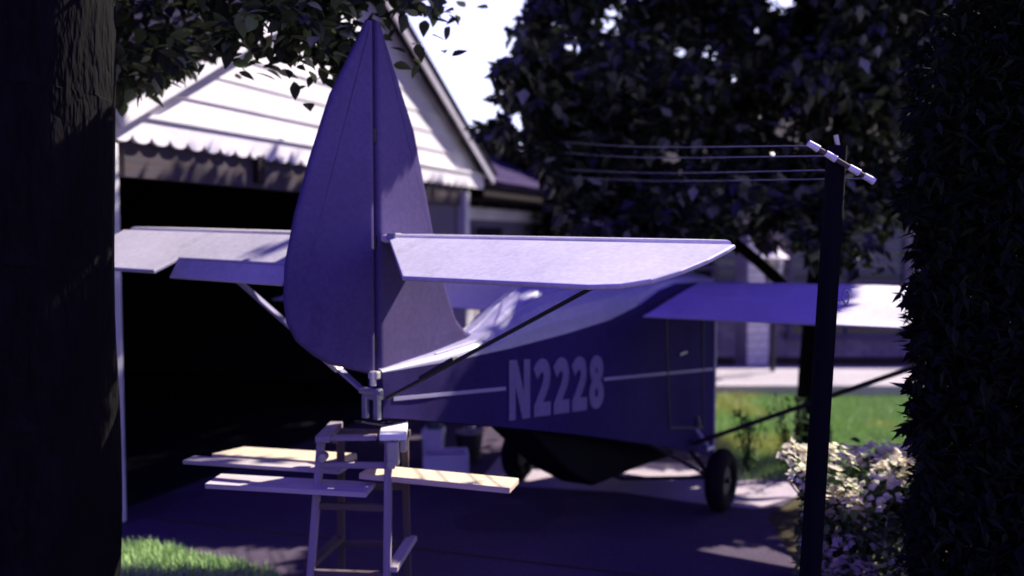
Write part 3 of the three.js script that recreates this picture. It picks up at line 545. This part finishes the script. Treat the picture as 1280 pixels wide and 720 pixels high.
const lineTo = [P(0.32, 2.47, 6.8), P(0.32, 2.39, 6.8), P(0.32, 2.27, 6.8), P(0.32, 2.215, 6.8)];
['topmost', 'second', 'third', 'lowest'].forEach((w, i) => {
  const a = lineEnds[i], b = lineTo[i], mid = new THREE.Vector3().addVectors(a, b).multiplyScalar(0.5); mid.y -= 0.02;
  const o = mesh('clothesline', new THREE.TubeGeometry(new THREE.CatmullRomCurve3([a, mid, b]), 24, 0.0032, 6), mat.wire, scene, true);
  tag(o, `${w} of the four thin lines running left from the post before the dark tree`, 'clothesline', 'lines strung from the post');
});

// ---------------------------------------------------------------- foliage
function leafGeo(l, w, fold) {
  const v = [[0, 0, 0], [l * 0.38, 0.02 * l, w / 2], [l, -0.12 * l, 0], [l * 0.38, 0.02 * l, -w / 2], [l * 0.42, -fold, 0]];
  const t = [[0, 1, 4], [1, 2, 4], [2, 3, 4], [3, 0, 4]], pos = [];
  for (const f of t) for (const i of f) pos.push(...v[i]);
  const g = new THREE.BufferGeometry(); g.setAttribute('position', new THREE.Float32BufferAttribute(pos, 3)); g.computeVertexNormals(); return g;
}
function ovalLeaf(l, w, fold) {                                // pointed oval blade, folded along the midrib
  const e = [[0.12, 0.28], [0.3, 0.5], [0.52, 0.47], [0.76, 0.27]], rib = [0.12, 0.3, 0.52, 0.76].map((t) => [t * l, -0.1 * l * t * t, 0]), pos = [];
  const tri = (...v) => { for (const q of v) pos.push(...q); };
  for (const s of [1, -1]) {
    const ed = e.map(([t, k]) => [t * l, -0.1 * l * t * t + fold * k * 2, s * k * w]);
    tri([0, 0, 0], rib[0], ed[0]);
    for (let i = 0; i < 3; i++) { tri(ed[i], rib[i], rib[i + 1]); tri(ed[i], rib[i + 1], ed[i + 1]); }
    tri(ed[3], rib[3], [l, -0.12 * l, 0]);
  }
  const g = new THREE.BufferGeometry(); g.setAttribute('position', new THREE.Float32BufferAttribute(pos, 3)); g.computeVertexNormals(); return g;
}
const oval = ovalLeaf(1, 0.55, 0.07);
const oct = leafGeo(1, 0.62, 0.08), slim = leafGeo(1, 0.4, 0.06);
function leaves(name, spots, geo, material, parent, cols) {    // spots: [Vector3, size]
  const im = new THREE.InstancedMesh(geo, material, spots.length), q = new THREE.Quaternion(), e = new THREE.Euler(), m = new THREE.Matrix4(), c = new THREE.Color();
  spots.forEach(([p, s], i) => {
    e.set(rr(-0.9, 0.9), rr(0, 6.283), rr(-1.2, 0.5)); q.setFromEuler(e);
    m.compose(p, q, new THREE.Vector3(s, s, s)); im.setMatrixAt(i, m);
    const k = cols[Math.floor(rnd() * cols.length)], v = rr(0.7, 1.3); im.setColorAt(i, c.setRGB(k[0] * v, k[1] * v, k[2] * v));
  });
  im.name = name; im.castShadow = im.receiveShadow = true; im.userData.kind = 'stuff'; parent.add(im); return im;
}
// places that get sun in the photograph: branches leave these free toward the sun
const lit = [];
const litAt = (X, h, Z, r) => lit.push([P(X, h, Z), r]);
const toWorld = (s, r, h) => { const v = L(s, r, h); v.applyAxisAngle(new THREE.Vector3(0, 1, 0), -A); return v.add(plane.position); };
for (let r = -1.65; r <= 1.6; r += 0.14) if (r < -0.7 || r > 0.1) for (const s of [-0.38, -0.15, 0.1]) { const v = toWorld(s, r, 1.68); lit.push([v, 0.27]); }
for (let h = 1.3; h <= 2.0; h += 0.12) for (const s of [0.1, 0.3, 0.5]) lit.push([toWorld(s, 0, h), 0.12]);
for (let r = 1.62; r <= 2.6; r += 0.12) for (const s of [2.1, 2.35, 2.6, 2.85, 3.1]) lit.push([toWorld(s, r - (s - 2.1) * 0.12, 1.38), 0.16]);
for (let s = 0.1; s < 0.7; s += 0.1) lit.push([toWorld(s, 0.05, 1.22), 0.1]);
for (const [s, r, h, q] of [[1.0, -0.02, 1.4, 0.08], [1.2, 0.05, 1.42, 0.09], [1.5, -0.02, 1.5, 0.12], [1.7, 0.1, 1.5, 0.07], [0.85, 0.05, 1.3, 0.07], [1.95, 0.08, 1.5, 0.04], [2.15, 0.15, 1.5, 0.04], [1.35, 0.12, 1.33, 0.05], [0.75, 0.06, 1.25, 0.08], [1.6, 0.15, 1.42, 0.05], [1.85, 0.2, 1.42, 0.06], [2.05, 0.18, 1.46, 0.04], [2.3, 0.25, 1.48, 0.06], [1.75, 0.24, 1.34, 0.03], [2.0, 0.26, 1.38, 0.04], [1.15, 0.14, 1.3, 0.04], [2.4, 0.2, 1.52, 0.04], [1.45, 0.18, 1.33, 0.04]]) lit.push([toWorld(s, r, h), q]);
for (let x = -1.3; x <= 0.05; x += 0.15) litAt(x, 0.74, 3.95, 0.17);
for (let t = 0; t <= 1; t += 0.15) litAt(-1.44 + 0.66 * t, 0.68, 4.62 - 0.45 * t, 0.14);
for (let t = 0; t <= 1.001; t += 0.05) for (let k = 0; k <= 1; k += 0.2) { const top = Math.min(t, 1 - t) * 2; litAt(-2.44 + 2.025 * t, 2.5 + 1.6 * k * top, 5.73 + 5.37 * t, k ? 0.24 : 0.17); }
for (let x = 1.35; x < 2.1; x += 0.15) for (const z of [4.3, 4.6]) for (const h of [0.35, 0.65]) litAt(x, h, z, 0.16);
for (let x = 2.0; x < 6; x += 0.33) for (let z = 7.0; z < 12; z += 0.4) litAt(x, 0, z, 0.24);
for (let x = 0.1; x < 1.5; x += 0.17) for (const z of [6.45, 6.62, 6.8]) litAt(x, 0, z, 0.13);
for (let x = 1.6; x < 2.1; x += 0.15) for (const z of [6.05, 6.3, 6.55]) litAt(x, 0, z, 0.13);
for (const [x, z] of [[1.2, 5.6], [1.45, 5.45], [1.0, 5.25], [1.3, 5.05], [1.5, 5.7]]) litAt(x, 0, z, 0.03);
for (let x = -2.3; x < -1.2; x += 0.12) for (const z of [4.75, 4.95, 5.12]) litAt(x, 0, z, 0.1);
for (let x = -0.6; x < -0.05; x += 0.12) for (const h of [0.95, 1.1]) litAt(x, h, 8.65, 0.12);
const tmpV = new THREE.Vector3();
function keepsLit(p) {
  for (const [q, r] of lit) {
    tmpV.subVectors(p, q); const d = tmpV.dot(SUN);
    if (d > 0 && tmpV.lengthSq() - d * d < r * r) return false;
  }
  return true;
}
const skyEdge = lerpTable([[-60, 668], [0, 655], [25, 648], [40, 632], [55, 650], [72, 640], [95, 604], [104, 630], [112, 640], [122, 604], [132, 646], [146, 640], [158, 596], [172, 592], [180, 640], [200, 676], [240, 690], [300, 712], [330, 740]]);
reseed(303);
const thin = [[1045, 150, 11], [1095, 160, 8], [932, 268, 8], [930, 300, 10], [972, 288, 10], [760, 30, 9], [770, 12, 8], [690, 150, 8], [650, 152, 12], [655, 178, 10], [888, 66, 6], [918, 98, 6], [792, 168, 5], [885, 193, 5], [1055, 64, 9], [1085, 95, 7], [1018, 226, 7], [985, 300, 7], [1015, 268, 6], [690, 30, 12], [712, 60, 8], [1120, 30, 9]];
for (let i = 0; i < 26; i++) thin.push([rr(680, 1130), rr(0, 290), rr(2.5, 5)]);
const gap = (x, y) => thin.some(([a, b, r]) => Math.hypot(x - a, y - b) < r + 4);   // thin spots of the canopy
function clumpLeaves(n, clumps, size, ok) {
  const out = []; let tries = 0;
  while (out.length < n && tries < n * 14) {
    tries++;
    const c = clumps[Math.floor(rnd() * clumps.length)];
    const u = rr(-1, 1), a = rr(0, 6.283), q = Math.sqrt(1 - u * u), rad = Math.pow(rnd(), 0.45);
    const p = new THREE.Vector3(c[0].x + c[1] * rad * q * Math.cos(a), c[0].y + c[2] * rad * u, c[0].z + c[1] * rad * q * Math.sin(a));
    if (ok(p)) out.push([p, rr(size[0], size[1])]);
  }
  return out;
}
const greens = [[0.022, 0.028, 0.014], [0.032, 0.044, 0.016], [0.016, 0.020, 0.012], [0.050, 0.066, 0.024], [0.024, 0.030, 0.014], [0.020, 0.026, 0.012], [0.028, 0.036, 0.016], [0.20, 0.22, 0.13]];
// the big dark tree on the right
{
  reseed(21);
  const t = thing('shade_tree', P(2.52, 0, 7.4), 0, 'big dark leafy tree behind the right wing, trunk beside the clothesline post', 'tree');
  const W = (X, h, Z) => P(X, h, Z).sub(t.position);
  const trunk = mesh('trunk', [
    limb([W(2.44, -0.1, 7.4), W(2.44, 0.4, 7.4), W(2.46, 0.9, 7.42), W(2.54, 1.5, 7.5), W(2.7, 2.4, 7.6), W(2.8, 3.6, 7.8), W(2.9, 5.2, 8.0)], [0.17, 0.125, 0.115, 0.12, 0.1, 0.08, 0.03]),
    limb([W(2.48, 0.95, 7.42), W(2.3, 1.2, 7.4), W(2.1, 1.45, 7.3), W(1.3, 2.0, 7.1), W(0.55, 2.2, 6.85), W(0.31, 2.45, 6.8), W(0.1, 3.0, 6.9)], [0.06, 0.05, 0.045, 0.04, 0.034, 0.028, 0.012]),
    limb([W(2.53, 1.4, 7.5), W(3.0, 2.0, 7.6), W(3.8, 2.8, 7.8), W(4.6, 3.4, 8.2)], [0.07, 0.06, 0.045, 0.02]),
    limb([W(2.75, 2.9, 7.7), W(3.3, 3.8, 8.3), W(3.6, 4.8, 8.9)], [0.05, 0.04, 0.015]),
  ], mat.bark, t);
  const clumps = [];
  for (let i = 0; i < 120; i++) { const z = rr(6.2, 9.6), x = rr(-0.6, 6.0), h = rr(1.75, 6.6); clumps.push([P(x, h, z), rr(0.35, 0.75), rr(0.28, 0.55)]); }
  // low fringe above the wing, and the leafy edge toward the gap of sky
  for (let i = 0; i < 40; i++) { const z = rr(6.4, 8.4), x = (rr(720, 1180) - 640) / FPX * z; clumps.push([P(x, 1.75 + rr(0.0, 0.5) * z / 7, z), rr(0.3, 0.5), rr(0.2, 0.35)]); }
  for (let i = 0; i < 22; i++) { const z = rr(6.6, 8.2), y = rr(-20, 200); clumps.push([P((skyEdge(y) + rr(10, 70) - 640) / FPX * z, EYE + (300 - y) / FPX * z, z), rr(0.15, 0.32), rr(0.12, 0.26)]); }
  // boughs that stand between the sun and the driveway, the fuselage side and the garage door
  let nc = 0, tc = 0;
  while (nc < 280 && tc++ < 12000) {
    const w = rnd(), q = w < 0.5 ? P(rr(-2.2, 1.2), 0, rr(4.2, 6.0)) : w < 0.66 ? toWorld(rr(0.3, 3.2), 0.35, rr(0.4, 1.15)) : P(rr(-3.3, -0.2), rr(0, 1.0), rr(6, 10));
    const v = q.clone().addScaledVector(SUN, w < 0.66 ? rr(3.2, 9.5) : rr(7, 10.4)); if (-v.z < 6.3 || v.y < 2.2 || v.y > 7.5 || !keepsLit(v)) continue;
    clumps.push([v, rr(0.25, 0.5), rr(0.2, 0.4)]); nc++;
  }
  const ok = (p) => {
    if (-p.z < 6.05) return false;
    const [x, y] = pix(p);
    if (y > -40 && x < skyEdge(Math.min(y, 330)) + rr(-6, 8)) return false;
    if (y > 300 + rr(0, 14) + Math.max(0, (x - 880) * 0.14) - (x > 925 && x < 1008 ? 12 : 0)) return false;
    if (x > 940 && x < 1012 && y > 304) return false;
    if ((y < 16 && x > 970 && x < 1000) || gap(x + rr(-3, 3), y + rr(-3, 3))) return false;
    return keepsLit(p);
  };
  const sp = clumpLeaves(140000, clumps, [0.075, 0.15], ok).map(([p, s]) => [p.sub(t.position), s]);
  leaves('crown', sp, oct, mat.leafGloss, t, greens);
}
// trees farther back
const backTrees = [
  [0.9, 16.5, 2.6, 4.4, 'dark tree rising behind the low house roof'],
  [3.6, 18.0, 3.2, 6.5, 'tall dark tree behind the neighbour house, nearest the gap of sky'],
  [7.6, 19.5, 3.4, 7.0, 'tall dark tree behind the neighbour house, right of the post'],
  [12.0, 20.0, 3.6, 7.0, 'tall dark tree behind the far right end of the neighbour house'],
  [-1.2, 24.0, 2.4, 3.5, 'distant low tree showing just right of the gable'],
];
backTrees.forEach(([X, Z, R, Ht, label], i) => {
  reseed(100 + i);
  const t = thing('background_tree', P(X, 0, Z), 0, label, 'tree', 'trees behind the houses');
  mesh('trunk', limb([new THREE.Vector3(0, -0.1, 0), new THREE.Vector3(0.1, Ht * 0.3, 0), new THREE.Vector3(-0.1, Ht * 0.6, 0.1), new THREE.Vector3(0.05, Ht * 0.9, 0)], [0.25, 0.18, 0.12, 0.03]), mat.bark, t);
  const clumps = []; for (let k = 0; k < 46; k++) { const a = rr(0, 6.283), q = Math.sqrt(rnd()) * R; const h = rr(0.22, 1.0) * Ht; const sh = Math.sqrt(Math.max(0.1, 1 - Math.pow((h / Ht - 0.5) * 1.7, 2))); clumps.push([P(X + q * sh * Math.cos(a), h, Z + q * sh * Math.sin(a) * 0.8), rr(0.5, 0.95), rr(0.4, 0.75)]); }
  const ok = (p) => { const [x, y] = pix(p); if (y > -60 && y < 176 && x < skyEdge(y) + 14 + rr(-8, 10)) return false; if ((y < 16 && x > 968 && x < 1003) || gap(x + rr(-3, 3), y + rr(-3, 3))) return false; return keepsLit(p); };
  leaves('crown', clumpLeaves(15000, clumps, [0.16, 0.3], ok).map(([p, s]) => [p.sub(t.position), s]), oct, mat.leafDark, t, greens);
});
// the old tree beside the photographer: trunk at the left, branches across the top
{
  reseed(33);
  const t = thing('old_tree', P(-1.84, 0, 3.55), 0, 'old tree with thick dark trunk at the left edge, leafy branches over the gable', 'tree');
  const W = (X, h, Z) => P(X, h, Z).sub(t.position);
  mesh('trunk', [
    limb([W(-1.88, -0.1, 3.5), W(-1.86, 0.25, 3.53), W(-1.85, 0.9, 3.55), W(-1.84, 1.7, 3.55), W(-1.83, 2.6, 3.6), W(-1.8, 3.6, 3.7), W(-1.7, 4.8, 3.8)], [0.36, 0.30, 0.285, 0.28, 0.28, 0.24, 0.16], 22, 40, 0.07),
    limb([W(-1.78, 2.7, 3.6), W(-1.4, 3.15, 3.9), W(-0.9, 3.35, 4.3), W(-0.3, 3.42, 4.6), W(0.35, 3.5, 4.9)], [0.11, 0.085, 0.06, 0.04, 0.012]),
    limb([W(-1.2, 3.25, 4.05), W(-0.9, 3.1, 4.1), W(-0.72, 2.9, 4.15)], [0.03, 0.02, 0.006], 6, 12),
    limb([W(-1.8, 2.9, 3.65), W(-2.3, 3.3, 4.2), W(-3.0, 3.6, 4.8), W(-3.8, 3.8, 5.4)], [0.1, 0.08, 0.05, 0.02]),
    limb([W(-1.75, 3.4, 3.7), W(-1.4, 4.2, 3.3), W(-0.9, 5.0, 3.0), W(-0.4, 5.6, 2.8)], [0.12, 0.09, 0.05, 0.02]),
  ], mat.bark, t);
  const region = (p) => {                                       // the outline the leaves have against gable, roof and sky
    const [x, y] = pix(p); if (x < -400) return true;
    if (y < -25) return true;
    if (x < 175) return y < 118 + rr(-10, 14) - Math.max(0, 150 - x) * 0;
    if (x < 350) return y < 118 - (x - 175) * 0.56 + rr(-10, 10) || (x > 280 && y < 128 && rnd() < 0.10);
    if (x < 392) return y < 20 + rr(0, 16) || (y < 132 && rnd() < 0.2);
    if (x < 485) return y < 84 - Math.abs(x - 442) * 0.75 + rr(-14, 8) || (y < 112 && x < 482 && rnd() < 0.2);
    if (x < 575) return (y < 26 && rnd() < 0.22) || (y < 88 && rnd() < 0.035);
    return y < 14 && x < 650 && rnd() < 0.35;
  };
  const clumps = [];
  for (let i = 0; i < 46; i++) { const z = rr(4.1, 5.5), x = rr(-3.6, -1.1); clumps.push([P(x, EYE + (300 - rr(-110, 120)) / FPX * z, z), rr(0.22, 0.42), rr(0.16, 0.3)]); }
  for (let i = 0; i < 16; i++) { const z = rr(3.9, 4.7); clumps.push([P((rr(360, 495) - 640) / FPX * z, EYE + (300 - rr(-60, 80)) / FPX * z, z), rr(0.15, 0.25), rr(0.12, 0.2)]); }
  for (let i = 0; i < 16; i++) { const z = rr(3.9, 4.7); clumps.push([P((rr(290, 600) - 640) / FPX * z, EYE + (300 - rr(10, 130)) / FPX * z, z), rr(0.15, 0.25), rr(0.12, 0.2)]); }
  const ok = (p) => region(p) && keepsLit(p);
  const sp = clumpLeaves(11000, clumps, [0.055, 0.105], ok);
  // the spray above the fin that keeps its upper part in shade
  const up = []; for (let i = 0; i < 26; i++) { const h = rr(2.16, 2.75), s = rr(-0.36, 0.3), v = toWorld(s, 0, h).addScaledVector(SUN, rr(1.35, 2.0)); up.push([v, rr(0.10, 0.2), rr(0.08, 0.16)]); }
  for (let i = 0; i < 18; i++) { const v = toWorld(rr(-0.4, 0.05), -0.05, rr(1.85, 2.3)).addScaledVector(SUN, rr(2.0, 2.5)); up.push([v, rr(0.1, 0.18), rr(0.08, 0.14)]); }
  const fr = []; for (let i = 0; i < 20; i++) { const v = P(rr(-3.4, -1.6), rr(2.95, 4.0), rr(3.0, 4.4)); fr.push([v, rr(0.3, 0.5), rr(0.2, 0.4)]); }
  sp.push(...clumpLeaves(5200, up, [0.06, 0.11], (p) => pix(p)[1] < 0 && keepsLit(p)));
  sp.push(...clumpLeaves(5000, fr, [0.06, 0.11], (p) => (pix(p)[1] < -10 || pix(p)[0] < 160) && keepsLit(p)));
  leaves('crown', sp.map(([p, s]) => [p.sub(t.position), s]), oval, mat.leaf, t, [...greens, [0.10, 0.14, 0.05], [0.14, 0.18, 0.06]]);
}
// dark hedge on the right boundary
{
  reseed(44);
  const t = thing('tall_hedge', P(2.4, 0, 3.85), 0, 'tall dark evergreen hedge filling the right edge beside the white flowers', 'hedge');
  const stems = []; for (let i = 0; i < 7; i++) { const x = 1.95 + i * 0.25, z = 3.75 + rr(-0.15, 0.2); stems.push(limb([P(x, -0.05, z).sub(t.position), P(x + 0.03, 1.2, z).sub(t.position), P(x + rr(-0.05, 0.08), 2.7, z).sub(t.position)], [0.04, 0.028, 0.01], 6, 8)); }
  mesh('stem', stems, mat.bark, t);
  const sp = []; let tries = 0;
  while (sp.length < 46000 && tries++ < 600000) {
    const X = rr(1.5, 2.75), h = Math.pow(rnd(), 0.9) * 2.95, Z = rr(3.35, 4.25), p = P(X, h, Z), [x, y] = pix(p);
    const edge = 1138 + 7 * Math.sin(y * 0.045) + 5 * Math.sin(y * 0.11 + 2) + rr(-3, 8);
    if (x < edge) continue;
    const d = Math.min(Z - 3.35, 4.25 - Z); if (d > 0.2 && rnd() < 0.4) continue;
    if (h < 2.1 || keepsLit(p)) sp.push([p.sub(t.position), rr(0.05, 0.09)]);
  }
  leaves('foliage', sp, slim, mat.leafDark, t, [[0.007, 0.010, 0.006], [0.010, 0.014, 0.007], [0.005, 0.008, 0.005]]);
}
// white flowering bush
{
  reseed(55);
  const t = thing('flowering_bush', P(1.68, 0, 4.5), 0, 'bush with clusters of white blossom at the lower right, behind the post', 'bush');
  const inBush = (X, h, Z) => { const [x, y] = pix(P(X, h, Z)); return x > 1000 + Math.max(0, (600 - y) * 0.1) - (y > 600 ? 0 : 8) + rr(-3, 5); };
  const st = []; for (let i = 0; i < 16; i++) { const a = rr(0, 6.28); st.push(limb([new THREE.Vector3(0, -0.02, 0), new THREE.Vector3(Math.cos(a) * 0.12, 0.3, Math.sin(a) * 0.1), new THREE.Vector3(Math.cos(a) * 0.3, rr(0.5, 0.65), Math.sin(a) * 0.22)], [0.012, 0.008, 0.004], 5, 6)); }
  mesh('stem', st, mat.bark, t);
  const sp = []; let k = 0;
  while (sp.length < 2300 && k++ < 60000) { const X = rr(1.36, 2.05), Z = rr(4.2, 4.85), h = rr(0.02, 0.68); if (inBush(X, h, Z)) sp.push([P(X, h, Z).sub(t.position), rr(0.04, 0.075)]); }
  leaves('foliage', sp, oval, mat.leaf, t, [[0.08, 0.14, 0.04], [0.14, 0.22, 0.06], [0.05, 0.08, 0.03]]);
  const blooms = [];
  for (let v = 0; v < 4; v++) {
    const gs = []; for (let i = 0; i < 34; i++) { const u = rr(-0.3, 1), a = rr(0, 6.283), q = Math.sqrt(1 - u * u), g = leafGeo(rr(0.018, 0.026), 0.02, 0.003); g.rotateY(rr(0, 6.28)); g.rotateX(rr(-0.8, 0.8)); g.translate(0.042 * q * Math.cos(a), 0.030 * u, 0.042 * q * Math.sin(a)); gs.push(g); }
    blooms.push(mergeGeometries(gs));
  }
  let nb = 0; k = 0;
  while (nb < 72 && k++ < 4000) {
    const X = rr(1.36, 2.03), Z = rr(4.18, 4.6), h = rr(0.06, 0.72); if (!inBush(X, h, Z)) continue;
    if (h < 0.6 && Z > 4.32) continue;
    const m = mesh('blossom', blooms[nb % 4], nb % 3 ? mat.petal : mat.petalB, t); m.position.copy(P(X, h, Z).sub(t.position)); m.rotation.set(rr(-0.7, 0.7), rr(0, 6.28), rr(-0.7, 0.7)); const s = rr(1.0, 2.2); m.scale.set(s, s * rr(0.7, 1.1), s); nb++;
  }
}
// weeds at the edge of the lawn
function weed(X, Z, h, n, label) {
  const t = thing('tall_weed', P(X, 0, Z), 0, label, 'plant', 'weeds at the lawn edge');
  const st = [], sp = [];
  for (let i = 0; i < n; i++) {
    const a = rr(0, 6.283), b = rr(0.05, 0.2), top = new THREE.Vector3(Math.cos(a) * b, h * rr(0.7, 1), Math.sin(a) * b);
    st.push(limb([new THREE.Vector3(0, 0, 0), new THREE.Vector3(top.x * 0.4, top.y * 0.5, top.z * 0.4), top], [0.006, 0.005, 0.002], 5, 6));
    for (let k = 0; k < 22; k++) { const u = rr(0.15, 1); sp.push([new THREE.Vector3(top.x * u + rr(-0.04, 0.04), top.y * u, top.z * u + rr(-0.04, 0.04)), rr(0.03, 0.08)]); }
  }
  mesh('stem', st, mat.bark, t); leaves('foliage', sp, slim, mat.leaf, t, [[0.05, 0.09, 0.03], [0.10, 0.18, 0.05]]);
}
reseed(66);
weed(1.75, 6.75, 0.58, 9, 'dark leafy weed just behind the right wheel');
weed(2.06, 6.7, 0.66, 10, 'tallest weed between the right wheel and the tree trunk');
weed(2.33, 6.85, 0.42, 7, 'low weed at the foot of the tree trunk');
// grass
function turf(name, n, area, label, hgt) {
  reseed(77 + n);
  const blade = new THREE.BufferGeometry();
  blade.setAttribute('position', new THREE.Float32BufferAttribute([-0.05, 0, 0, 0.05, 0, 0, 0.02, 0.6, 0.05, -0.05, 0, 0, 0.02, 0.6, 0.05, -0.02, 0.6, 0.05, -0.02, 0.6, 0.05, 0.02, 0.6, 0.05, 0.06, 1, 0.22], 3)); blade.computeVertexNormals();
  const im = new THREE.InstancedMesh(blade, mat.grass, n), m = new THREE.Matrix4(), c = new THREE.Color(), e = new THREE.Euler(), q = new THREE.Quaternion();
  for (let i = 0; i < n; i++) {
    const [x, z] = area(), pt = fbm(x * 1.3 + 40, z * 1.3 + 40, 256, 3), s = hgt * rr(0.5, 1.25) * (0.6 + 0.9 * pt);
    e.set(rr(-0.35, 0.35), rr(0, 6.283), rr(-0.35, 0.35)); m.compose(P(x, 0.004, z), q.setFromEuler(e), new THREE.Vector3(s * 1.3, s, s)); im.setMatrixAt(i, m);
    const v = rr(0.7, 1.3), dry = pt > 0.58 ? 1.35 : 1; im.setColorAt(i, c.setRGB(0.36 * v * dry, 0.52 * v, 0.19 * v));
  }
  im.name = name; im.castShadow = im.receiveShadow = true; im.userData.kind = 'stuff'; scene.add(im); tag(im, label, 'grass');
}
turf('grass', 52000, () => [rr(1.64, 6.0), 6.62 + Math.pow(rnd(), 1.2) * 3.5], 'sunlit green grass of the lawn between the right wheel and the path', 0.075);
turf('grass_patch', 22000, () => { for (;;) { const x = rr(-2.9, -1.0), z = rr(3.9, 5.2); if (z < 5.16 - Math.max(0, x + 2.05) * 0.52 - Math.max(0, x + 1.25) * 1.1) return [x, z]; } }, 'pale sunlit patch of grass at the lower left corner of the driveway', 0.06);

scene.traverse((o) => { delete o.userData.__n; });
renderer.setSize(1280, 720);
renderer.render(scene, camera);
